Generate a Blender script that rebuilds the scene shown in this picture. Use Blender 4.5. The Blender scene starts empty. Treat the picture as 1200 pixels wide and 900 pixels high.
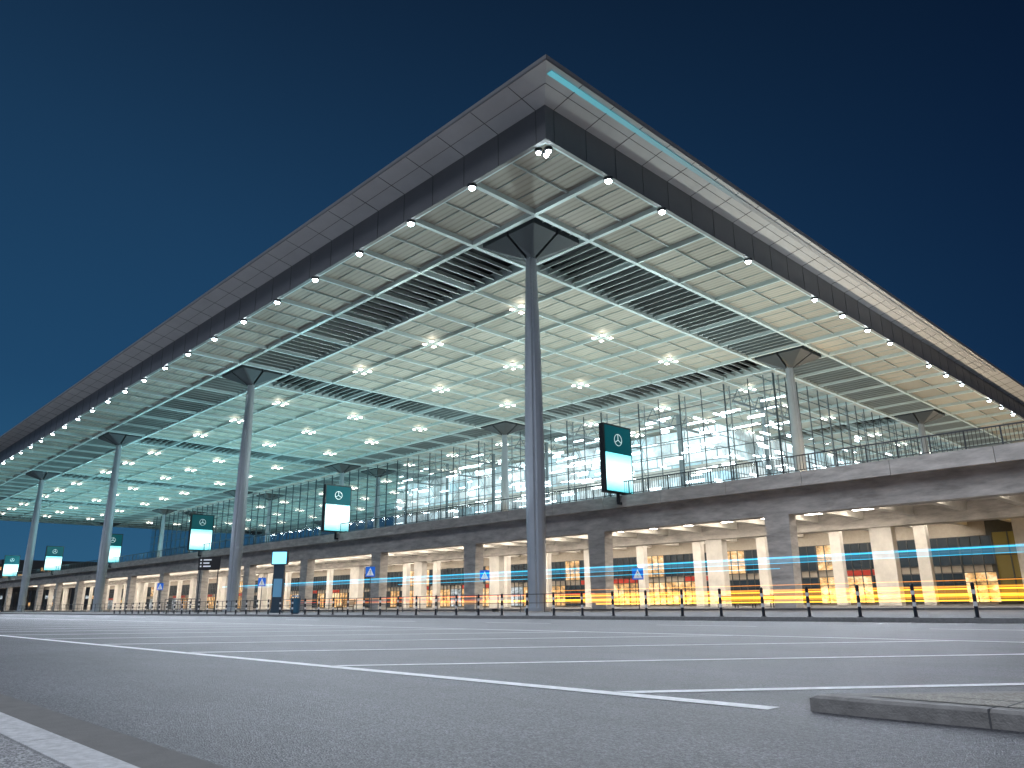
import bpy, math, random
from mathutils import Vector, Matrix
random.seed(7)
sc = bpy.context.scene
COL = bpy.context.scene.collection

# ------------------------------------------------------------------ helpers
class MB:
    def __init__(s): s.v=[]; s.f=[]; s.m=[]
    def face(s, pts, m=0):
        b=len(s.v); s.v+= [tuple(p) for p in pts]; s.f.append(tuple(range(b,b+len(pts)))); s.m.append(m)
    def box(s,x0,x1,y0,y1,z0,z1,m=0):
        if x0>x1:x0,x1=x1,x0
        if y0>y1:y0,y1=y1,y0
        b=len(s.v)
        s.v+=[(x0,y0,z0),(x1,y0,z0),(x1,y1,z0),(x0,y1,z0),(x0,y0,z1),(x1,y0,z1),(x1,y1,z1),(x0,y1,z1)]
        for q in ((3,2,1,0),(4,5,6,7),(0,1,5,4),(1,2,6,5),(2,3,7,6),(3,0,4,7)):
            s.f.append(tuple(b+i for i in q)); s.m.append(m)
    def cbox(s,x,y,z,sx,sy,sz,m=0): s.box(x-sx/2,x+sx/2,y-sy/2,y+sy/2,z-sz/2,z+sz/2,m)
    def beam(s,p0,p1,w,h,m=0,up=(0,0,1)):
        p0=Vector(p0);p1=Vector(p1);d=(p1-p0).normalized();u=Vector(up)
        if abs(d.dot(u))>.99:u=Vector((1,0,0))
        a=d.cross(u).normalized()*w/2;c=a.cross(d).normalized()*h/2
        b=len(s.v)
        for p in (p0,p1):
            for k in (a+c,a-c,-a-c,-a+c): s.v.append(tuple(p+k))
        for q in ((0,1,2,3),(7,6,5,4),(0,4,5,1),(1,5,6,2),(2,6,7,3),(3,7,4,0)):
            s.f.append(tuple(b+i for i in q)); s.m.append(m)
    def loft(s,rings,m=0,cap=True):
        b=len(s.v);n=len(rings[0])
        for r in rings: s.v+=[tuple(p) for p in r]
        for i in range(len(rings)-1):
            for j in range(n):
                k=(j+1)%n
                s.f.append((b+i*n+j,b+i*n+k,b+(i+1)*n+k,b+(i+1)*n+j)); s.m.append(m)
        if cap:
            s.f.append(tuple(b+j for j in reversed(range(n)))); s.m.append(m)
            s.f.append(tuple(b+(len(rings)-1)*n+j for j in range(n))); s.m.append(m)
    def cyl(s,x,y,z0,z1,r0,r1=None,n=16,m=0):
        if r1 is None:r1=r0
        R=lambda r,z:[(x+r*math.cos(2*math.pi*i/n),y+r*math.sin(2*math.pi*i/n),z) for i in range(n)]
        s.loft([R(r0,z0),R(r1,z1)],m)
    def tube(s,p0,p1,r,n=8,m=0):
        p0=Vector(p0);p1=Vector(p1);d=(p1-p0).normalized()
        u=Vector((0,0,1)) if abs(d.z)<.9 else Vector((1,0,0))
        a=d.cross(u).normalized();c=a.cross(d)
        R=lambda p:[p+a*r*math.cos(2*math.pi*i/n)+c*r*math.sin(2*math.pi*i/n) for i in range(n)]
        s.loft([R(p0),R(p1)],m)
    def obj(s,name,mats,parent=None,smooth=False,loc=None,mesh_only=False):
        me=bpy.data.meshes.new(name); me.from_pydata(s.v,[],s.f)
        if not isinstance(mats,(list,tuple)): mats=[mats]
        for m in mats: me.materials.append(m)
        me.polygons.foreach_set('material_index',s.m)
        if smooth: me.polygons.foreach_set('use_smooth',[True]*len(s.f))
        me.update()
        if mesh_only: return me
        o=bpy.data.objects.new(name,me); COL.objects.link(o)
        if parent: o.parent=parent
        if loc: o.location=loc
        return o
def empty(name,loc=(0,0,0)):
    o=bpy.data.objects.new(name,None); COL.objects.link(o); o.location=loc; o.empty_display_size=.5; return o

def mat(name,col,rough=.6,metal=0,em=None,es=0,var=0,vscale=3,bump=0,bscale=30,spec=.5,sample=False,vstretch=None):
    m=bpy.data.materials.new(name); m.use_nodes=True; nt=m.node_tree; N=nt.nodes; L=nt.links
    b=N['Principled BSDF']
    b.inputs['Base Color'].default_value=(*col,1); b.inputs['Roughness'].default_value=rough
    b.inputs['Metallic'].default_value=metal; b.inputs['Specular IOR Level'].default_value=spec
    if em:
        b.inputs['Emission Color'].default_value=(*em,1); b.inputs['Emission Strength'].default_value=es
        if not sample: m.cycles.emission_sampling='NONE'
    if var or bump:
        tc=N.new('ShaderNodeTexCoord')
    if var:
        n=N.new('ShaderNodeTexNoise'); n.inputs['Scale'].default_value=vscale; n.inputs['Detail'].default_value=6
        n.inputs['Roughness'].default_value=.65
        if vstretch:
            mp=N.new('ShaderNodeMapping'); mp.inputs['Scale'].default_value=vstretch; L.new(tc.outputs['Object'],mp.inputs[0]); L.new(mp.outputs[0],n.inputs['Vector'])
        else: L.new(tc.outputs['Object'],n.inputs['Vector'])
        mr=N.new('ShaderNodeMapRange'); mr.inputs[1].default_value=.3; mr.inputs[2].default_value=.7
        mr.inputs[3].default_value=1-var; mr.inputs[4].default_value=1+var
        L.new(n.outputs['Fac'],mr.inputs[0])
        mx=N.new('ShaderNodeMix'); mx.data_type='RGBA'; mx.blend_type='MULTIPLY'; mx.inputs[0].default_value=1
        mx.inputs[6].default_value=(*col,1); L.new(mr.outputs[0],mx.inputs[7]); L.new(mx.outputs[2],b.inputs['Base Color'])
    if bump:
        n2=N.new('ShaderNodeTexNoise'); n2.inputs['Scale'].default_value=bscale; n2.inputs['Detail'].default_value=4
        L.new(tc.outputs['Object'],n2.inputs['Vector'])
        bp=N.new('ShaderNodeBump'); bp.inputs['Strength'].default_value=bump; bp.inputs['Distance'].default_value=.01
        L.new(n2.outputs['Fac'],bp.inputs['Height']); L.new(bp.outputs[0],b.inputs['Normal'])
    return m

def speckle(name,col,col2,s1=120,s2=1.2,rough=.85,bump=.6,patch=.25):
    m=bpy.data.materials.new(name); m.use_nodes=True; nt=m.node_tree; N=nt.nodes; L=nt.links; b=N['Principled BSDF']
    tc=N.new('ShaderNodeTexCoord')
    v=N.new('ShaderNodeTexVoronoi'); v.inputs['Scale'].default_value=s1; L.new(tc.outputs['Object'],v.inputs['Vector'])
    wn=N.new('ShaderNodeSeparateColor'); L.new(v.outputs['Color'],wn.inputs[0])
    r=N.new('ShaderNodeValToRGB'); r.color_ramp.elements[0].color=(*col,1); r.color_ramp.elements[0].position=.25
    r.color_ramp.elements[1].color=(*col2,1); r.color_ramp.elements[1].position=1
    L.new(wn.outputs[0],r.inputs[0])
    n=N.new('ShaderNodeTexNoise'); n.inputs['Scale'].default_value=s2; n.inputs['Detail'].default_value=8; n.inputs['Roughness'].default_value=.68
    mp=N.new('ShaderNodeMapping'); mp.inputs['Scale'].default_value=(.35,1,1); L.new(tc.outputs['Object'],mp.inputs[0]); L.new(mp.outputs[0],n.inputs['Vector'])
    mr=N.new('ShaderNodeMapRange'); mr.inputs[1].default_value=.32; mr.inputs[2].default_value=.68; mr.inputs[3].default_value=1-patch; mr.inputs[4].default_value=1+patch
    L.new(n.outputs['Fac'],mr.inputs[0])
    mx=N.new('ShaderNodeMix'); mx.data_type='RGBA'; mx.blend_type='MULTIPLY'; mx.inputs[0].default_value=1
    L.new(r.outputs[0],mx.inputs[6]); L.new(mr.outputs[0],mx.inputs[7]); L.new(mx.outputs[2],b.inputs['Base Color'])
    b.inputs['Roughness'].default_value=rough
    bp=N.new('ShaderNodeBump'); bp.inputs['Strength'].default_value=bump; bp.inputs['Distance'].default_value=.006
    L.new(v.outputs['Distance'],bp.inputs['Height']); L.new(bp.outputs[0],b.inputs['Normal'])
    return m

asphalt=speckle('asphalt',(.024,.026,.032),(.165,.165,.18),120,.9,.55,1.0,.38)
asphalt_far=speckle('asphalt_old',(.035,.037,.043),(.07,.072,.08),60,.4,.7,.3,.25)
paving=speckle('granite_paving',(.12,.12,.125),(.46,.46,.47),140,2,.8,.4,.2)
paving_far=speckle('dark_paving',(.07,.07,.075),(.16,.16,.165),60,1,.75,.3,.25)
paving_warm=speckle('island_paving',(.18,.165,.14),(.44,.41,.36),90,2,.8,.4,.18)
white_paint=mat('white_road_paint',(.85,.85,.86),.6,var=.2,vscale=14,bump=.5,bscale=160)
kerbstone=mat('kerb_stone',(.26,.25,.24),.8,var=.3,vscale=8,bump=.5,bscale=90)
kerb_light=mat('kerb_granite_light',(.50,.50,.51),.75,var=.25,vscale=20,bump=.4,bscale=120)
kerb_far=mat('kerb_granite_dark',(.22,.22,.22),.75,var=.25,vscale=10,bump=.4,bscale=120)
gutter=mat('gutter_concrete',(.13,.125,.12),.85,var=.15,vscale=6,bump=.3,bscale=90)
concrete=mat('concrete',(.47,.44,.41),.8,var=.34,vscale=1.2,bump=.3,bscale=8,vstretch=(.5,.5,2.0))
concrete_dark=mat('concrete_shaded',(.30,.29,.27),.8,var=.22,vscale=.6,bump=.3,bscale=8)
conc_white=mat('white_concrete',(.72,.69,.64),.7,var=.14,vscale=.8)
steel=mat('painted_steel_column',(.44,.48,.53),.38,.25,var=.06,vscale=.5)
steel_beam=mat('steel_beam',(.60,.70,.70),.4,.1)
steel_dark=mat('dark_steel',(.05,.055,.06),.5,.3)
capmat=mat('capital_steel',(.06,.07,.08),.5,.3)
louvre=mat('louvre_metal',(.42,.46,.46),.45,.2)
void=mat('roof_void',(.02,.022,.025),.9)
roofmet=mat('roof_fascia_metal',(.22,.22,.225),.45,.15,var=.08,vscale=.4)
under=mat('roof_overhang_panel',(.66,.66,.66),.5,.0,var=.07,vscale=.4)
joint=mat('panel_joint',(.10,.10,.105),.7)
rail=mat('galvanised_rail',(.10,.11,.12),.45,.6)
black=mat('black_plastic',(.015,.015,.017),.5)
white_em=mat('spot_lamp',(1,1,1),.5,em=(.8,.92,1),es=60)
warm_em=mat('ceiling_lamp',(1,1,1),.5,em=(1,.92,.80),es=16)
under_em=mat('deck_luminaire',(1,1,1),.5,em=(1,.91,.79),es=24,sample=True)

def panelmat():
    m=bpy.data.materials.new('soffit_panel'); m.use_nodes=True; nt=m.node_tree; N=nt.nodes; L=nt.links; b=N['Principled BSDF']
    tc=N.new('ShaderNodeTexCoord'); sx=N.new('ShaderNodeSeparateXYZ'); L.new(tc.outputs['Object'],sx.inputs[0])
    def mth(op,a,bv=None,c=None):
        n=N.new('ShaderNodeMath'); n.operation=op
        for i,q in enumerate((a,bv,c)):
            if q is None: continue
            if isinstance(q,(int,float)): n.inputs[i].default_value=q
            else: L.new(q,n.inputs[i])
        return n.outputs[0]
    cxn=mth('FLOOR',mth('DIVIDE',mth('ADD',sx.outputs[0],28.3),3.525))
    cyn=mth('FLOOR',mth('DIVIDE',mth('SUBTRACT',sx.outputs[1],30.6),6.25))
    cb=N.new('ShaderNodeCombineXYZ'); L.new(cxn,cb.inputs[0]); L.new(cyn,cb.inputs[1])
    w=N.new('ShaderNodeTexWhiteNoise'); L.new(cb.outputs[0],w.inputs[0])
    st=mth('ABSOLUTE',mth('SINE',mth('MULTIPLY',sx.outputs[1],math.pi/.52)))
    st2=mth('POWER',st,.4)
    val=mth('MULTIPLY',mth('ADD',mth('MULTIPLY',st2,.5),.52),mth('ADD',mth('MULTIPLY',w.outputs[0],.30),.80))
    r=N.new('ShaderNodeMix'); r.data_type='RGBA'; r.blend_type='MULTIPLY'; r.inputs[0].default_value=1
    r.inputs[6].default_value=(.46,.43,.365,1); L.new(val,r.inputs[7]); L.new(r.outputs[2],b.inputs['Base Color'])
    b.inputs['Roughness'].default_value=.55; b.inputs['Specular IOR Level'].default_value=.3
    return m
panel=panelmat()

def glassmat(name,tint=(.93,.98,1)):
    m=bpy.data.materials.new(name); m.use_nodes=True; nt=m.node_tree; N=nt.nodes; L=nt.links
    N.remove(N['Principled BSDF']); out=N['Material Output']
    t=N.new('ShaderNodeBsdfTransparent'); t.inputs[0].default_value=(*tint,1)
    g=N.new('ShaderNodeBsdfGlossy'); g.inputs['Roughness'].default_value=.04
    fr=N.new('ShaderNodeFresnel'); fr.inputs[0].default_value=1.22
    a=N.new('ShaderNodeMath'); a.operation='ADD'; a.inputs[1].default_value=.03; L.new(fr.outputs[0],a.inputs[0])
    mx=N.new('ShaderNodeMixShader'); L.new(a.outputs[0],mx.inputs[0]); L.new(t.outputs[0],mx.inputs[1]); L.new(g.outputs[0],mx.inputs[2]); L.new(mx.outputs[0],out.inputs[0])
    return m
glass=glassmat('facade_glass')

# ------------------------------------------------------------------ camera
cam=bpy.data.cameras.new('camera'); co=bpy.data.objects.new('camera',cam); COL.objects.link(co)
dL=Vector((-893,-267,-887)).normalized(); dR=Vector((956,-248,-887)).normalized()
X=-dL; Z=X.cross(dR).normalized(); Y=Z.cross(X).normalized()
M=Matrix((X,Y,Z)).to_4x4(); M.translation=Vector((0,0,.6))
co.matrix_world=M; cam.sensor_width=36; cam.lens=887/1200*36; cam.clip_start=.05; cam.clip_end=5000
sc.camera=co

# ------------------------------------------------------------------ ground, roads
g=MB(); g.face([(-3000,-3000,0),(3000,-3000,0),(3000,3000,0),(-3000,3000,0)]); g.obj('ground',asphalt_far)
g=MB(); g.face([(-400,1.1,.004),(60,1.1,.004),(60,23.0,.004),(-400,23.0,.004)]); g.obj('road',asphalt)
mk=MB()
mk.face([(-200,4.28,.008),(-2.35,4.28,.008),(-2.35,4.43,.008),(-200,4.43,.008)])
dx,dy=.63,.777
for k in range(0,40):
    x0=-3.6-3.72*k; L_=(13.0-4.45)/dy
    mk.face([(x0,4.45,.008),(x0+.17,4.45,.008),(x0+.17+dx*L_,13.0,.008),(x0+dx*L_,13.0,.008)])
mk.face([(-200,13.02,.008),(30,13.02,.008),(30,13.17,.008),(-200,13.17,.008)])
mk.obj('road_marking',white_paint)
mk=MB(); x=-160
while x<40: mk.face([(x,18,.008),(x+3,18,.008),(x+3,18.13,.008),(x,18.13,.008)]); x+=7
mk.obj('lane_marking',white_paint)
s=MB(); s.box(-400,60,1.13,1.42,-.05,.012); s.obj('gutter',gutter)
s=MB()
x=-60
while x<30:
    s.box(x,x+.992,.93,1.1,-.1,.055); x+=1
s.obj('kerb',kerb_light)
s=MB(); s.box(-400,60,-12,.926,-.1,.05); s.obj('pavement',paving)
def isl(z,o):
    A=Vector((-2.25,4.38)); d=Vector((.67,.742)); n=Vector((.742,-.67))
    P=[(8,4.38+o),(8,13.2),(A.x+d.x*11,A.y+d.y*11)]
    P[2]=(P[2][0]+n.x*o,P[2][1]+n.y*o)
    base=A+Vector((o*2.2,o))
    p1=base+d*.35; p2=base+d*.12+n*.02; p3=base+Vector((.10,.02)); p4=base+Vector((.4,0))
    return [(p[0],p[1],z) for p in ([p4]+P+[p1,p2,p3])]
s=MB(); s.loft([isl(0,0),isl(.075,0.0),isl(.09,.018)],0); 
isle=empty('traffic_island'); s.obj('kerb_body',kerbstone,isle)
s=MB(); s.face([(p[0],p[1],.094) for p in isl(0,.13)]); s.obj('island_paving',paving_warm,isle)
s=MB()
for k in range(0,9):
    s.box(-1.25+k*1.0,-1.242+k*1.0,4.376,4.50,.0,.0925)
s.obj('kerb_joints',joint,isle)
s=MB()
for k in range(0,14):
    yy=4.75+k*.6; xl=-2.25+(yy-4.38)*.903+.35
    s.box(xl,8,yy,yy+.008,.09,.0955)
for k in range(0,16):
    xx=-1.8+k*.6; yt=4.38+(xx+2.0)/.903
    if yt>4.7: s.box(xx,xx+.008,4.52,min(yt,13),.09,.0955)
s.obj('paving_joints',joint,isle)
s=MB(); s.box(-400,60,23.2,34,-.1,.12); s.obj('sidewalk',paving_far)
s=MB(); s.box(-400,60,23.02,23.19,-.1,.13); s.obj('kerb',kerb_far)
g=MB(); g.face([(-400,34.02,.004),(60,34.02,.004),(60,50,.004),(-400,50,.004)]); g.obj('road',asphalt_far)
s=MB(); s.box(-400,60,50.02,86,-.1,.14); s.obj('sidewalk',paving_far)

# ------------------------------------------------------------------ terminal
T=empty('airport_terminal')
X0=-28.3; MX=7.05; NX=38; Y0=30.6; MY=6.25; NY=31; S=28.6
X1=X0-MX*NX; Y1=Y0+MY*NY
stripx={1,8,15,22,29,36}; stripy={1,8,15,22,29}
pan=MB(); seam=MB(); beams=MB(); lou=MB()
def isstrip(i,j):
    if i==0 or j==0 or i==NX-1 or j==NY-1: return False
    return i in stripx or j in stripy
PZ=S+.4
for i in range(NX):
    for j in range(NY):
        xa=X0-MX*i; xb=xa-MX; ya=Y0+MY*j; yb=ya+MY
        if isstrip(i,j): continue
        pan.face([(xa,ya,PZ),(xb,ya,PZ),(xb,yb,PZ),(xa,yb,PZ)])
        xm=(xa+xb)/2
        seam.box(xm-.05,xm+.05,ya+.19,yb-.19,PZ-.16,PZ-.005)
        if j<12 :
            for q in (1/3,2/3):
                ys=ya+(yb-ya)*q
                seam.box(xb+.18,xm-.065,ys-.02,ys+.02,PZ-.07,PZ-.005); seam.box(xm+.065,xa-.18,ys-.02,ys+.02,PZ-.07,PZ-.005)
for i in range(NX+1):
    x=X0-MX*i; w_=.17 if (i in stripx or i-1 in stripx or i==0) else .09
    beams.box(x-w_,x+w_,Y0,Y1,S,S+.9)
for j in range(NY+1):
    y=Y0+MY*j; w_=.17 if (j in stripy or j-1 in stripy or j==0) else .09
    for i in range(NX):
        x=X0-MX*i; beams.box(x-MX+.18,x-.18,y-w_,y+w_,S+.004,S+.9)
def slat(a,b,axis):
    a=Vector(a);b=Vector(b)
    up=Vector((-.5,0,1)) if axis=='y' else Vector((0,.4,1))
    lou.beam(a,b,.07,.48,0,up.normalized())
for j in stripy:
    ya=Y0+MY*j+.19; yb=ya+MY-.38
    for i in range(NX):
        if i in stripx or not isstrip(i,j): continue
        for k in range(6):
            x=X0-MX*i-MX*(k+.5)/6; slat((x,ya,S+.4),(x,yb,S+.4),'y')
for i in stripx:
    xa=X0-MX*i-.19; xb=xa-MX+.38
    for j in range(NY):
        if not isstrip(i,j): continue
        for k in range(6):
            y=Y0+MY*j+MY*(k+.5)/6; slat((xb,y,S+.4),(xa,y,S+.4),'x')
pan.obj('soffit_panels',panel,T); seam.obj('soffit_seams',mat('seam_metal',(.42,.48,.47),.5),T); beams.obj('soffit_beams',steel_beam,T); lou.obj('soffit_louvres',louvre,T)
v=MB(); v.box(X1,X0,Y0,Y1,30.5,30.9); v.obj('roof_void_panel',void,T)
OH=2.8
r=MB()
def ring(o,z): return [(X0+o,Y0-o,z),(X1-o,Y0-o,z),(X1-o,Y1+o,z),(X0+o,Y1+o,z)]
r.loft([ring(.02,S-.05),ring(.3,S-.05),ring(.32,31.0)],0,cap=False)
r.loft([ring(OH,31.5),ring(OH+.05,31.6),ring(OH+.05,31.85),ring(-5,32.6)],0,cap=True)
r.obj('roof_fascia',roofmet,T)
r=MB(); r.loft([ring(.32,31.0),ring(OH,31.5)],0,cap=False); r.obj('roof_overhang_soffit',under,T)
r=MB()
x=X0-.5
while x>X1:
    r.beam((x,Y0-.34,30.985),(x,Y0-OH+.02,31.49),.03,.03); r.box(x-.012,x+.012,Y0-.335,Y0-.31,S,30.98); x-=MX/2
y=Y0+.5
while y<Y1:
    r.beam((X0+.34,y,30.985),(X0+OH-.02,y,31.49),.03,.03); r.box(X0+.31,X0+.335,y-.012,y+.012,S,30.98); y+=MY/2
for f in (.5,):
    o=.32+(OH-.32)*f; z=31.0+.5*f-.012
    r.beam((X0+o,Y0-o,z),(X1-o,Y0-o,z),.025,.02); r.beam((X0+o,Y0-o,z),(X0+o,Y1,z),.025,.02)
r.obj('fascia_joints',joint,T)
m=bpy.data.materials.new('cyan_reflection_glow'); m.use_nodes=True; m.cycles.emission_sampling='NONE'; N=m.node_tree.nodes; L=m.node_tree.links; b=N['Principled BSDF']
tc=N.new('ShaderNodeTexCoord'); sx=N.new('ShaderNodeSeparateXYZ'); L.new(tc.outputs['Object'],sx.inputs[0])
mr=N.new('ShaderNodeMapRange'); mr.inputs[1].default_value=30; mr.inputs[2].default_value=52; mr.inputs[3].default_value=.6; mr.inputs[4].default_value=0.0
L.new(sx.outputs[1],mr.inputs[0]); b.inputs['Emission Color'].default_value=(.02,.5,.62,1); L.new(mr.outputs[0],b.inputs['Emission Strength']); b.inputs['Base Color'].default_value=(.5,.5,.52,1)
r=MB(); r.beam((X0+OH-.5,28.6,31.36),(X0+OH-.5,120,31.36),.4,.03); r.obj('cyan_reflection_glow',m,T)  # glowing strip paints a reflected cyan streak, fading along Y; not a lamp

# columns
colx=[X0-MX*(i+.5) for i in sorted(stripx)]; coly=[Y0+MY*(j+.5) for j in sorted(stripy)]
c=MB(); cap=MB()
def colring(x,y,r,z):
    P=[]
    for q in range(4):
        a=q*math.pi/2+math.pi/4
        for da,rr in ((-.62,1.0),(-.2,1.0),(.0,.86),(.2,1.0),(.62,1.0)):
            P.append((x+r*rr*math.cos(a+da),y+r*rr*math.sin(a+da),z))
    return P
for xi,x in enumerate(colx):
    for yi,y in enumerate(coly):
        z0=0.1 if yi==0 else 9.3
        R=[(z0,.64),(10,.76),(19,.64),(27.6,.42)] if yi==0 else [(z0,.72),(19,.62),(27.6,.42)]
        if yi==0: c.cyl(x,y,.1,.35,.95,.95,24)
        c.loft([colring(x,y,rr,zz) for zz,rr in R])
        c.cyl(x,y,27.6,28.75,.2,.2,12)
        q=2.9
        for (ax,ay) in ((1,1),(1,-1),(-1,1),(-1,-1)):
            cap.loft([[(x+ax*.12,y+ay*.12,27.1),(x+ax*.45,y+ay*.12,27.2),(x+ax*.45,y+ay*.45,27.3),(x+ax*.12,y+ay*.45,27.2)],
                      [(x+ax*.12,y+ay*.12,28.45),(x+ax*q,y+ay*.12,28.45),(x+ax*q,y+ay*q*.9,28.45),(x+ax*.12,y+ay*q*.9,28.45)],
                      [(x+ax*.12,y+ay*.12,28.9),(x+ax*q,y+ay*.12,28.9),(x+ax*q,y+ay*q*.9,28.9),(x+ax*.12,y+ay*q*.9,28.9)]])
c.obj('roof_columns',steel,T); cap.obj('column_capitals',capmat,T)

# lamps on soffit
lm=MB(); hs=MB(); spots=[]
def lampdisc(x,y,r=.25):
    hs.cyl(x,y,S-.22,S+.0,r+.06,r+.10,12); lm.cyl(x,y,S-.36,S-.225,r*.6,r,12)
for k in range(1,NX):
    lampdisc(X0-MX*k,Y0+.0); spots.append((X0-MX*k,Y0))
for k in (1,2,4,6,7,8,9,11,12,13,15,16,17,19,20,22,24,26,28):
    lampdisc(X0,Y0+MY*k); spots.append((X0,Y0+MY*k))
for a,b_ in ((-.5,.1),(.05,.45),(-.35,.65)): lampdisc(X0-.4+a,Y0+.2+b_,.17)
lm.obj('edge_lamps',white_em,T,smooth=False); hs.obj('edge_lamp_housings',steel_dark,T)
cl=MB()
for bi in range(0,5):
    for k in (3,5,7):
        x=X0-MX*(7*bi+k)
        for bj in range(0,4):
            for q in (3,5,7):
                y=Y0+MY*(7*bj+q)
                for a in (-.65,.65):
                    for b_ in (-.65,.65): cl.cbox(x+a,y+b_,S-.03,.36,.36,.05)
cl.obj('ceiling_lamp_clusters',warm_em,T)

# glass hall
GX=-43.2; GY=88.2; GXE=-258; GYE=205; ZD=9.4
gl=MB()
gl.face([(GX,GY,ZD),(GXE,GY,ZD),(GXE,GY,S),(GX,GY,S)]); gl.face([(GX,GY,ZD),(GX,GYE,ZD),(GX,GYE,S),(GX,GY,S)])
gl.obj('glass_facade',glass,T)
mu=MB(); st=MB()
x=GX; n=0
while x>GXE:
    w=.17 if n%2==0 else .09
    mu.box(x-w/2,x+w/2,GY-.10,GY-.01,ZD,S)
    if n%2==0:
        st.box(x-.06,x+.06,GY+1.3,GY+1.42,ZD,S)
        for z in range(0,6):
            za=ZD+z*3.2; st.beam((x,GY+.05,za),(x,GY+1.3,za+1.6),.04,.04); st.beam((x,GY+1.3,za+1.6),(x,GY+.05,za+3.2),.04,.04)
    if n%8==0:
        st.tube((x,GY+.6,ZD),(x-7.05,GY+.6,S),.03); st.tube((x-7.05,GY+.6,ZD),(x,GY+.6,S),.03)
    x-=3.525; n+=1
for k in range(1,9):
    z=ZD+k*2.133; mu.box(GXE,GX,GY-.095,GY-.015,z-.045,z+.045)
y=GY;n=0
while y<GYE:
    w=.17 if n%2==0 else .09
    mu.box(GX+.01,GX+.10,y-w/2,y+w/2,ZD,S)
    if n%2==0: st.box(GX-1.42,GX-1.3,y-.06,y+.06,ZD,S)
    y+=3.125; n+=1
for k in range(1,9):
    z=ZD+k*2.133; mu.box(GX+.015,GX+.095,GY,GYE,z-.045,z+.045)
mu.obj('facade_mullions',mat('mullion_steel',(.10,.13,.15),.5,.4),T); st.obj('facade_trusses',mat('truss_steel',(.3,.33,.35),.5,.1),T)
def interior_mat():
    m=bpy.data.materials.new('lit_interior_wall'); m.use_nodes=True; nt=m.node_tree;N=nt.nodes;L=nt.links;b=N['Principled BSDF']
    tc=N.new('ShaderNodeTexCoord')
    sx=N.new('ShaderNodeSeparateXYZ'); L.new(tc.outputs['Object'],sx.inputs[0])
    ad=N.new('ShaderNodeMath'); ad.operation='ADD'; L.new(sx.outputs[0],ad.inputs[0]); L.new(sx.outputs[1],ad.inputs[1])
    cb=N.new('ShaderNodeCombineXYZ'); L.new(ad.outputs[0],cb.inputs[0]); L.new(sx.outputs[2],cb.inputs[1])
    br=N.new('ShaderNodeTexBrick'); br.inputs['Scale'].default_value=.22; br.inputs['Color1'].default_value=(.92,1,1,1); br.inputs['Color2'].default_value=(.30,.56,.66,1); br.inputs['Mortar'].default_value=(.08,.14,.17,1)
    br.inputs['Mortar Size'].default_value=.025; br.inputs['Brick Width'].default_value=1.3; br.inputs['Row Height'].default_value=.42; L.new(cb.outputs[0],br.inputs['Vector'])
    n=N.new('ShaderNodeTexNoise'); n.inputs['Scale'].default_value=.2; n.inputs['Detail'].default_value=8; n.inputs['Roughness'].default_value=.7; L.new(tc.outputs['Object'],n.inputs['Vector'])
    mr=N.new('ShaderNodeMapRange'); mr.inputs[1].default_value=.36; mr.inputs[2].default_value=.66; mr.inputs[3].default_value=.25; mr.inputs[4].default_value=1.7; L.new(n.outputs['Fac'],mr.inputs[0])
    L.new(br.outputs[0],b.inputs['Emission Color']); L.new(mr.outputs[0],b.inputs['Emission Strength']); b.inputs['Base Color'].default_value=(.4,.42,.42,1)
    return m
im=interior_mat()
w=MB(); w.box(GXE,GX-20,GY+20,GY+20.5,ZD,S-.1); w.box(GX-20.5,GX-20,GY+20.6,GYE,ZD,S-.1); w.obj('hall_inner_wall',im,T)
fl=MB(); fl.box(GXE,GX-.2,GY+.2,GYE,ZD-.3,ZD); 
fl.box(GXE+10,GX-14,GY+11,GY+19.9,15.2,15.7); fl.box(GXE+10,GX-14,GY+14,GY+19.9,20.8,21.2)
for k in range(20):
    x=GX-16-k*10.2; fl.box(x-.35,x+.35,GY+11.5,GY+12.2,ZD,15.2)
fl.obj('hall_floors',conc_white,T)
# roof trusses and dark beams inside the hall
it=MB()
for k in range(15):
    x=GX-7-k*14.1
    it.beam((x,GY+2,26.6),(x,GY+19.5,26.6),.25,.3)
    for q in range(6):
        y=GY+2+q*2.9; it.beam((x,y,26.6),(x,y+1.45,28.5),.1,.1); it.beam((x,y+1.45,28.5),(x,y+2.9,26.6),.1,.1)
    it.cyl(x,GY+10,ZD,S,.3,.3,10)
it.obj('hall_trusses',mat('hall_truss_steel',(.22,.26,.28),.5,.1),T)
ip=MB()
for k in range(520):
    x=random.uniform(GXE+6,GX-2); z=random.choice([12.2,14.6,15.0,17.5,20.3,22,23.5,25.5,27]); y=GY+random.uniform(3,19)
    ip.cbox(x,y,z,random.uniform(.8,3.6),.25,random.choice([.12,.2,.35]))
for k in range(160):
    y=random.uniform(GY+3,GYE-20); z=random.choice([12.2,15.0,17.5,20.3,23,25.5]); x=GX-random.uniform(3,19)
    ip.cbox(x,y,z,.25,random.uniform(.8,3),random.choice([.12,.2,.35]))
ip.obj('hall_lamps',mat('hall_lamp',(1,1,1),.5,em=(.85,.97,1),es=6),T)

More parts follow.
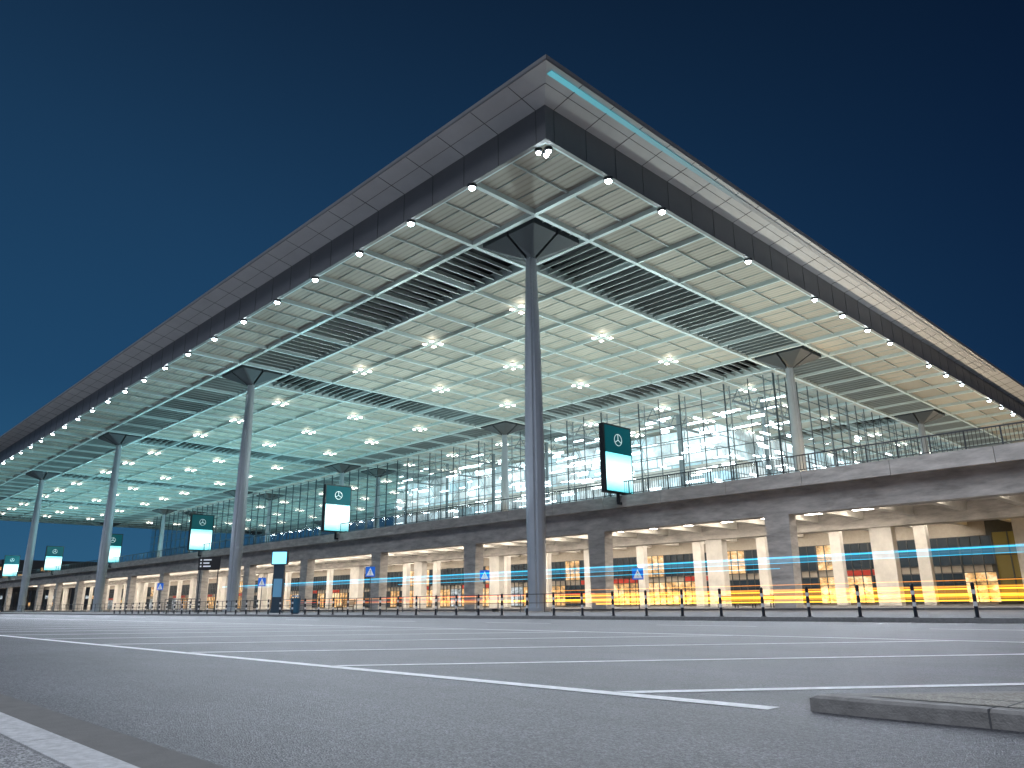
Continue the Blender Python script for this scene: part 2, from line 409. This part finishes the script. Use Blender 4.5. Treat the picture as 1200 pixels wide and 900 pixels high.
# ------------------------------------------------------------------ elevated road
D=empty('elevated_road')
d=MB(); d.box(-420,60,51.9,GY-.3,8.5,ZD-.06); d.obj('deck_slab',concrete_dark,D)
d=MB(); d.box(-420,60,53.7,85.7,8.44,8.48); d.obj('deck_ceiling',conc_white,D)
d=MB(); 
x=-420
while x<60: d.box(x,x+5.97,51.6,51.88,8.4,ZD+.0); x+=6
d.obj('deck_edge_beam',concrete,D)
d=MB(); d.box(-420,60,52.4,53.6,6.6,8.49); d.box(-420,60,71.2,72.8,6.9,8.43)
d.obj('girder',concrete,D)
d=MB(); x=-300
while x<50:
    d.box(x-.3,x+.3,53.62,71.18,7.7,8.43); d.box(x-.3,x+.3,72.82,85.8,7.7,8.43); x+=4.25
d.obj('cross_beams',conc_white,D)
d=MB(); x=-300+2.1
while x<50:
    for y in (56.5,60,63.5,67,75,79,83):
        if x>-22 and y>66: continue
        d.cbox(x,y,8.1,2.0,.55,.1)
    x+=4.25
d.obj('deck_luminaires',under_em,D)
p=MB(); p2=MB()
for k in range(0,23):
    x=-26.6-17*k
    p.loft([[(x-.8,52.4,0.1),(x+.8,52.4,.1),(x+.8,53.5,.1),(x-.8,53.5,.1)],[(x-.95,52.4,6.6),(x+.95,52.4,6.6),(x+.95,53.5,6.6),(x-.95,53.5,6.6)]])
    p2.box(x-.95,x+.95,71.5,72.5,.1,6.9)
    for dxx in (0,8.5): p2.box(x+dxx-.55,x+dxx+.55,81.5,82.3,.1,8.43)
p.obj('front_pillars',concrete,D); p2.obj('inner_pillars',conc_white,D)
ra=MB()
x=40
while x>-300:
    st_=.22 if x>-90 else .6
    ra.box(x-.014,x+.014,51.68,51.71,ZD+.15,ZD+1.12); 
    x-=st_
x=40
while x>-300: ra.box(x-.04,x+.04,51.67,51.74,ZD,ZD+1.2); x-=1.98
ra.box(-300,40,51.66,51.75,ZD+1.12,ZD+1.20); ra.box(-300,40,51.675,51.735,ZD+.1,ZD+.15)
ra.obj('railing',rail,D)

# ground-floor facade
G=empty('arrivals_building')
def shopmat(name,c1,c2,s):
    m=bpy.data.materials.new(name); m.use_nodes=True; m.cycles.emission_sampling='NONE'; nt=m.node_tree;N=nt.nodes;L=nt.links;b=N['Principled BSDF']
    tc=N.new('ShaderNodeTexCoord'); mp=N.new('ShaderNodeMapping'); mp.inputs['Scale'].default_value=(.7,1,1.0); L.new(tc.outputs['Object'],mp.inputs[0])
    n=N.new('ShaderNodeTexNoise'); n.inputs['Scale'].default_value=1.1; n.inputs['Detail'].default_value=5; n.inputs['Roughness'].default_value=.7; L.new(mp.outputs[0],n.inputs['Vector'])
    r=N.new('ShaderNodeValToRGB'); e=r.color_ramp.elements; e[0].position=.35; e[0].color=(c1[0]*.12,c1[1]*.12,c1[2]*.12,1); e[1].position=.66; e[1].color=(*c2,1)
    q=e.new(.5); q.color=(*c1,1)
    L.new(n.outputs['Fac'],r.inputs[0]); L.new(r.outputs[0],b.inputs['Emission Color']); b.inputs['Emission Strength'].default_value=s
    b.inputs['Base Color'].default_value=(.1,.1,.1,1); b.inputs['Roughness'].default_value=.2
    return m
win_d=mat('dark_window',(.02,.025,.03),.12,em=(.05,.08,.10),es=.25)
win_w=shopmat('lit_shopfront_warm',(.75,.40,.12),(1,.80,.50),1.2)
win_c=shopmat('lit_shopfront_cool',(.35,.42,.45),(.9,.95,1),1.0)
redm=mat('red_panel',(.35,.03,.02),.5,em=(.6,.05,.02),es=.15)
wallm=mat('facade_panel',(.36,.32,.27),.7,var=.1)
amb=mat('amber_window',(.4,.3,.1),.5,em=(1,.55,.08),es=.3)
wl=MB(); wl.box(-300,-22,86.0,87.8,.1,8.4); wl.obj('wall',wallm,G)
wl=MB(); wl.box(-21.99,60,86.0,87.8,.1,8.4); wl.obj('dark_wall',mat('dark_cladding',(.05,.045,.03),.5,var=.2),G)
wi=MB(); fr=MB()
x=-290
while x<-24:
    wi.box(x,x+2.85,85.9,85.99,.3,3.1,random.choice([0,1,1,1,2,0]))
    wi.box(x,x+2.85,85.9,85.99,3.9,6.6,random.choice([0,0,0,0,1,0]))
    if random.random()<.3: wi.box(x,x+2.85,85.88,85.97,3.2,3.75,3)
    for q in (0,.95,1.9,2.85): fr.box(x+q-.04,x+q+.04,85.80,85.895,.3,6.6)
    for z in (.3,2.2,3.15,3.85,5.2,6.6): fr.box(x,x+2.95,85.81,85.89,z-.03,z+.03)
    x+=2.95
while x<55:
    wi.box(x,x+2.7,85.9,85.99,.4,6.9,random.choice([4,0,4,0,5]))
    for q in (0,1.35,2.7): fr.box(x+q-.05,x+q+.05,85.80,85.895,.3,6.9)
    for z in (.4,2.5,4.7,6.9): fr.box(x,x+2.7,85.81,85.89,z-.03,z+.03)
    x+=2.95
fr.obj('window_frames',steel_dark,G)
wi.obj('windows',[win_d,win_w,win_c,redm,mat('olive_panel',(.10,.08,.02),.5,em=(.6,.42,.05),es=.07),amb],G)
al=MB()
for (x,z) in ((-15,7.3),(-11,6.8),(-9,5.2),(-8.4,4.6),(-7.8,4.0),(-7.2,3.4)): al.cbox(x,84,z,.5,.2,.2)
al.obj('amber_lamps',mat('amber_lamp',(1,.8,.3),.5,em=(1,.65,.15),es=9),G)

# ------------------------------------------------------------------ distant buildings
Bm=mat('office_wall',(.06,.065,.07),.8)
def office(x,y,w,dp,h):
    o=empty('office_building',(x,y,0)); b=MB(); b.box(-w/2,w/2,-dp/2,dp/2,0,h); b.box(-w/4,w/4,-dp/4,dp/4,h+.01,h+3); b.obj('walls',Bm,o)
    q=MB(); z=2
    while z<h-2:
        yy=-dp/2+2
        while yy<dp/2-3:
            if random.random()<.45: q.box(w/2+.01,w/2+.1,yy,yy+2,z,z+1.6,random.choice([0,1]))
            yy+=3.2
        xx=-w/2+2
        while xx<w/2-3:
            if random.random()<.45: q.box(xx,xx+2,-dp/2-.1,-dp/2-.01,z,z+1.6,random.choice([0,1]))
            xx+=3.2
        z+=3.4
    q.obj('windows',[win_c,win_w],o)
office(-480,110,60,90,22); office(-560,30,40,60,16); office(-520,220,60,60,30)

# ------------------------------------------------------------------ bollards
b=MB(); b.cyl(0,0,0,.9,.05,.05,14,0); b.cyl(0,0,.9,.925,.05,.03,14,0)
b.cyl(0,0,.30,.42,.0515,.0515,14,1); b.cyl(0,0,.62,.74,.0515,.0515,14,1); b.cyl(0,0,0,.02,.09,.09,14,0)
bme=b.obj('bollard',[mat('bollard_dark',(.02,.025,.035),.4,.2),mat('bollard_reflective_white',(.75,.75,.75),.4)],mesh_only=True)
for k in range(46):
    o=bpy.data.objects.new('bollard',bme); COL.objects.link(o); o.location=(-6.7-1.57*k,24,.12)
    o.rotation_euler=(random.uniform(-.02,.02),random.uniform(-.02,.02),random.uniform(0,3))
F=MB(); x=-200
while x<-30:
    F.tube((x,33.5,.12),(x,33.5,1.15),.03); F.tube((x,33.5,1.15),(x+2,33.5,1.15),.025); F.tube((x,33.5,.65),(x+2,33.5,.65),.02); x+=2
F.obj('pedestrian_fence',rail)

# ------------------------------------------------------------------ advertising signs
teal=mat('sign_teal_screen',(.01,.05,.06),.3,em=(.0,.07,.085),es=.8)
def screenmat():
    m=bpy.data.materials.new('sign_bright_screen'); m.use_nodes=True; nt=m.node_tree;N=nt.nodes;L=nt.links;b=N['Principled BSDF']
    tc=N.new('ShaderNodeTexCoord'); sx=N.new('ShaderNodeSeparateXYZ'); L.new(tc.outputs['Object'],sx.inputs[0])
    r=N.new('ShaderNodeValToRGB'); e=r.color_ramp.elements; e[0].position=0; e[0].color=(.02,.45,.52,1); e[1].position=1; e[1].color=(.08,.6,.66,1)
    q=e.new(.4); q.color=(.7,1,1,1); q=e.new(.7); q.color=(.55,1,1,1)
    mr=N.new('ShaderNodeMapRange'); mr.inputs[1].default_value=.1; mr.inputs[2].default_value=3.4; L.new(sx.outputs[2],mr.inputs[0]); L.new(mr.outputs[0],r.inputs[0])
    L.new(r.outputs[0],b.inputs['Emission Color']); b.inputs['Emission Strength'].default_value=1.9
    return m
scr=screenmat(); logo=mat('sign_emblem',(.8,.8,.8),.4,em=(.7,.9,.9),es=.5)
for k,x in enumerate((-40,-85,-127,-172,-215,-259)):
    A=empty('advertising_sign',(x,51.2,ZD+.1))
    f=MB(); f.box(-.25,.25,-1.9,1.9,0,5.9); 
    f.obj('frame',steel_dark,A)
    f=MB(); f.box(.252,.27,-1.75,1.75,.15,3.4); f.box(-.27,-.252,-1.75,1.75,.15,3.4); f.obj('lower_screen',scr,A)
    f=MB(); f.box(.252,.27,-1.75,1.75,3.42,5.75); f.box(-.27,-.252,-1.75,1.75,3.42,5.75); f.obj('upper_screen',teal,A)
    f=MB()
    for s_ in (.275,-.275):
        for i in range(20):
            a0=2*math.pi*i/20;a1=2*math.pi*(i+1)/20
            f.beam((s_,.5*math.cos(a0),4.6+.5*math.sin(a0)),(s_,.5*math.cos(a1),4.6+.5*math.sin(a1)),.05,.05,0,(1,0,0))
        for a in (90,210,330):
            a=math.radians(a); f.beam((s_,0,4.6),(s_,.48*math.cos(a),4.6+.48*math.sin(a)),.07,.05,0,(1,0,0))
    f.obj('emblem',logo,A)
    f=MB(); f.box(-.1,.1,.75,.95,-1.1,-.01); f.box(-.1,.1,-.1,.1,-.7,-.01); f.box(-.08,.08,-.1,.76,-.9,-.705); f.obj('bracket',steel_dark,A)

# ------------------------------------------------------------------ traffic signs
blue=mat('sign_blue',(.01,.09,.45),.4,em=(.01,.15,.7),es=.5); wht=mat('sign_white',(.8,.8,.8),.4,em=(.8,.9,1),es=.25)
for (x,y,zc) in ((-57,38,3.3),(-36,48,2.6),(-50,45,2.9),(-100,36,3.0),(-75,37,2.9)):
    A=empty('pedestrian_crossing_sign',(x,y,.1)); A.rotation_euler=(0,0,math.radians(35))
    f=MB(); f.cyl(0,0,0,zc+.5,.04,.04,10); f.obj('post',rail,A)
    f=MB(); f.box(-.42,.42,-.08,-.045,zc-.42,zc+.42); f.obj('plate',blue,A)
    f=MB(); f.face([(-.34,-.084,zc-.32),(.34,-.084,zc-.32),(0,-.084,zc+.34)]); f.obj('triangle',wht,A)
    f=MB(); f.beam((0,-.09,zc+.02),(0,-.09,zc-.12),.09,.01); f.beam((0,-.09,zc-.1),(-.09,-.09,zc-.29),.045,.01); f.beam((0,-.09,zc-.1),(.09,-.09,zc-.29),.045,.01)
    f.cbox(0,-.092,zc+.08,.07,.01,.07); f.beam((-.1,-.091,zc-.07),(.1,-.091,zc-.01),.03,.01)
    f.obj('walker_symbol',black,A)
A=empty('information_totem',(-58,30,.12)); A.rotation_euler=(0,0,math.radians(45))
f=MB(); f.box(-.42,.42,-.16,.16,0,3.7); f.box(-.5,.5,-.2,.2,-.02,.12); f.obj('body',mat('totem_body',(.05,.08,.11),.4,.3),A)
f=MB(); f.box(-.62,.62,-.22,.22,3.7,4.75); f.obj('head',steel_dark,A)
f=MB(); f.box(-.56,.56,-.235,-.221,3.76,4.69); f.obj('screen',mat('totem_screen',(.1,.5,.8),.4,em=(.2,.7,1),es=2.2),A)
f=MB(); f.box(-.34,.34,-.175,-.161,1.2,2.6); f.obj('map_panel',mat('map_panel',(.1,.2,.3),.4,em=(.1,.3,.5),es=.4),A)
A=empty('litter_bin',(-47.7,26,.12)); f=MB(); f.cyl(0,0,.08,1.0,.30,.34,20); f.cyl(0,0,0,.08,.24,.24,20); f.obj('body',mat('bin_blue',(.03,.12,.2),.4),A)
f=MB(); f.cyl(0,0,1.06,1.2,.36,.22,20); 
for a in range(4): f.box(.28*math.cos(a*1.571+.78)-.02,.28*math.cos(a*1.571+.78)+.02,.28*math.sin(a*1.571+.78)-.02,.28*math.sin(a*1.571+.78)+.02,.99,1.07)
f.obj('hood',rail,A)
A=empty('direction_sign',(-74,31,.12)); f=MB(); f.cyl(-.9,0,0,4.9,.05,.05,10); f.cyl(.9,0,0,4.9,.05,.05,10); f.obj('posts',rail,A)
f=MB(); f.box(-1.1,1.1,-.1,-.055,3.9,5.1); f.obj('plate',black,A)
f=MB(); 
for z,w_ in ((4.85,.8),(4.55,.6),(4.25,.75)): f.box(-.6,-.6+w_,-.11,-.104,z-.06,z+.06); f.cbox(-.85,-.108,z,.15,.006,.15)
f.obj('lettering',wht,A); A.rotation_euler=(0,0,math.radians(40))
A=empty('trolley_rack',(-72,28,.12)); f=MB()
for y in (-.8,.8):
    for z in (.35,.75,1.2): f.tube((-2,y,z),(2,y,z),.03)
    for x in (-2,-1,0,1,2): f.tube((x,y,0),(x,y,1.2),.03)
for x in (-2,2): f.tube((x,-.8,1.2),(x,.8,1.2),.03)
f.obj('rails',rail,A)
f=MB()
for k in range(6):
    x=-1.5+k*.5; f.beam((x,-.3,.2),(x+.6,-.3,.25),.03,.03); f.beam((x,.3,.2),(x+.6,.3,.25),.03,.03); f.beam((x,-.3,.2),(x-.1,-.3,1.0),.03,.03); f.beam((x,.3,.2),(x-.1,.3,1.0),.03,.03); f.beam((x-.1,-.32,1.0),(x-.1,.32,1.0),.04,.04)
f.obj('trolleys',steel,A)
wood=mat('bench_wood',(.40,.20,.07),.6,var=.2,vscale=5)
for (x,y) in ((-52,32.5),(-33,55.5),(-30,55.5)):
    A=empty('park_bench',(x,y,.13)); f=MB()
    for k in range(4): f.box(-.95,.95,-.25+k*.13,-.15+k*.13,.42,.46)
    f.obj('seat',wood,A)
    f=MB()
    for k in range(3): f.box(-.95,.95,.30+k*.02,.335+k*.02,.55+k*.13,.65+k*.13)
    f.obj('backrest',wood,A)
    for i,xx in enumerate((-.75,.75)):
        f=MB(); f.box(xx-.03,xx+.03,-.22,-.17,0,.415); f.box(xx-.03,xx+.03,.22,.27,0,.415); f.beam((xx,.26,.40),(xx,.36,.95),.05,.03); f.box(xx-.03,xx+.03,-.16,.21,.36,.41); f.obj('leg_%d'%(i+1),steel_dark,A)

# ------------------------------------------------------------------ light trails
def trail(col,es,segs):
    m=mat('trail_light',col,.5,em=col,es=es)
    nt=m.node_tree;N=nt.nodes;L=nt.links;b=N['Principled BSDF'];out=N['Material Output']
    t=N.new('ShaderNodeBsdfTransparent'); e=N.new('ShaderNodeEmission'); e.inputs[0].default_value=(*col,1); e.inputs[1].default_value=es
    a=N.new('ShaderNodeAddShader'); L.new(t.outputs[0],a.inputs[0]); L.new(e.outputs[0],a.inputs[1]); L.new(a.outputs[0],out.inputs[0]); N.remove(b)
    f=MB()
    for (x0,x1,y,z0,r) in segs:
        f.tube((x0,y,z0),(x1,y,z0),r,6)
    f.obj('light_trail',m)
trail((1,.55,.03),1.0,[(-44,20,41,.80,.06),(-40,20,41.3,1.08,.03),(-34,20,40.6,.55,.04)])
trail((1,.42,.02),.22,[(-36,20,41.6,.95,.34),(-52,20,41.9,.75,.16)])
trail((1,.34,.04),.6,[(-80,15,42.4,1.2,.025),(-66,-10,42.2,.85,.025),(-40,15,42.6,1.5,.02)])
trail((.03,.5,.8),.7,[(-98,0,43,3.05,.045),(-60,-22,43.1,2.45,.022),(-72,6,43.2,2.75,.018)])
trail((.03,.4,.7),.14,[(-92,-3,43.3,2.95,.22)])
trail((1,.06,.03),.5,[(-62,-36,42.8,1.25,.035),(-80,-46,42.9,.95,.02)])

# ------------------------------------------------------------------ lights
def light(kind,name,loc,energy,col,target=None,**kw):
    l=bpy.data.lights.new(name,kind); l.energy=energy; l.color=col
    for k,v_ in kw.items(): setattr(l,k,v_)
    o=bpy.data.objects.new(name,l); COL.objects.link(o); o.location=loc
    if target is not None:
        o.rotation_euler=(Vector(target)-Vector(loc)).to_track_quat('-Z','Y').to_euler()
    o.parent=T
    return o
for (x,y) in spots:
    if x>-150 and y<125:
        light('SPOT','edge_spot',(x,y,S-.5),12000,(.80,.88,1),(x+(22 if x==X0 else 8),y-(22 if x!=X0 else 12),0),spot_size=math.radians(115),spot_blend=.8,shadow_soft_size=.25)
teal_c=(.42,.92,1.0); neu=(.80,1,.98); warm=(1,.82,.58)
fx=MB()
def fill_uplight(x,y,z,e,c,tx=0,ty=0):  # unseen lamps added behind the rail to brighten the soffit
    fx.cyl(x,y,z,z+.25,.22,.28,12)
    light('SPOT','fill_uplight',(x,y,z+.4),e,c,(x+tx,y+ty,S),spot_size=math.radians(165),spot_blend=.5,shadow_soft_size=.5)
for k in range(9):
    x=-52-k*25
    fill_uplight(x,55,ZD,8000,teal_c if k>1 else neu,0,-4)
    fill_uplight(x,76,ZD,6500,neu if k<3 else teal_c)
for y,e,c_ in ((60,4500,neu),(78,5500,warm),(100,6500,warm),(125,7000,warm),(150,7000,warm)):
    fill_uplight(-32,y,ZD,e,c_)
for x in colx[:5]:
    fx.cyl(x+1.2,82.6,ZD,ZD+.25,.18,.22,12)
    light('SPOT','column_uplight',(x+1.2,82.6,ZD+.3),2500,(1,.58,.18),(x,84,24),spot_size=math.radians(40),spot_blend=.6,shadow_soft_size=.2)
    fx.cyl(x-1.2,coly[0]-3.0,.1,.3,.18,.22,12)
    light('SPOT','column_uplight',(x-1.2,coly[0]-3.0,.4),4500,(.75,.88,1),(x,coly[0],22),spot_size=math.radians(28),spot_blend=.8,shadow_soft_size=.2)  # cool spot added at the column base to brighten the shaft
fx.obj('added_uplight_housings',steel_dark,T)  # housings added to go with the spots above
light('POINT','amber_light',(-12,82,5.5),700,(1,.6,.15),shadow_soft_size=.3)

twilight_fill=bpy.data.lights.new('twilight_fill','SUN'); twilight_fill.energy=1.9; twilight_fill.angle=math.radians(40); twilight_fill.color=(.84,.90,1)  # soft fill added as twilight glow, brightens ground and columns
so=bpy.data.objects.new('twilight_fill',twilight_fill); COL.objects.link(so); so.rotation_euler=Vector((-.25,.70,-.85)).to_track_quat('-Z','Y').to_euler()

# ------------------------------------------------------------------ world
w=bpy.data.worlds.new('World'); sc.world=w; w.use_nodes=True; nt=w.node_tree; N=nt.nodes; L=nt.links
bg=N['Background']; out=N['World Output']
tc=N.new('ShaderNodeTexCoord'); sx=N.new('ShaderNodeSeparateXYZ'); L.new(tc.outputs['Generated'],sx.inputs[0])
az=N.new('ShaderNodeMapRange'); az.inputs[1].default_value=-.1; az.inputs[2].default_value=-.85; L.new(sx.outputs[0],az.inputs[0])
def ramp(stops):
    r=N.new('ShaderNodeValToRGB'); e=r.color_ramp.elements
    e[0].position,e[0].color=stops[0][0],(*stops[0][1],1); e[1].position,e[1].color=stops[-1][0],(*stops[-1][1],1)
    for p_,c_ in stops[1:-1]:
        q=e.new(p_); q.color=(*c_,1)
    L.new(sx.outputs[2],r.inputs[0]); return r
rl=ramp([(0,(.022,.11,.22)),(.25,(.012,.060,.140)),(.45,(.010,.044,.105)),(.7,(.006,.022,.055)),(1,(.003,.010,.025))])
rr=ramp([(0,(.006,.024,.07)),(.25,(.004,.020,.060)),(.45,(.003,.014,.044)),(.7,(.002,.008,.024)),(1,(.001,.005,.015))])
mx=N.new('ShaderNodeMix'); mx.data_type='RGBA'; L.new(az.outputs[0],mx.inputs[0]); L.new(rr.outputs[0],mx.inputs[6]); L.new(rl.outputs[0],mx.inputs[7])
L.new(mx.outputs[2],bg.inputs[0]); bg.inputs[1].default_value=1
sky=N.new('ShaderNodeTexSky'); sky.sky_type='NISHITA'; sky.sun_disc=False; sky.sun_elevation=math.radians(-4); sky.sun_rotation=math.radians(290)
bg2=N.new('ShaderNodeBackground'); L.new(sky.outputs[0],bg2.inputs[0]); bg2.inputs[1].default_value=.02
ad=N.new('ShaderNodeAddShader'); L.new(bg.outputs[0],ad.inputs[0]); L.new(bg2.outputs[0],ad.inputs[1]); L.new(ad.outputs[0],out.inputs[0])
sc.view_settings.view_transform='Standard'; sc.view_settings.look='None'; sc.view_settings.exposure=0
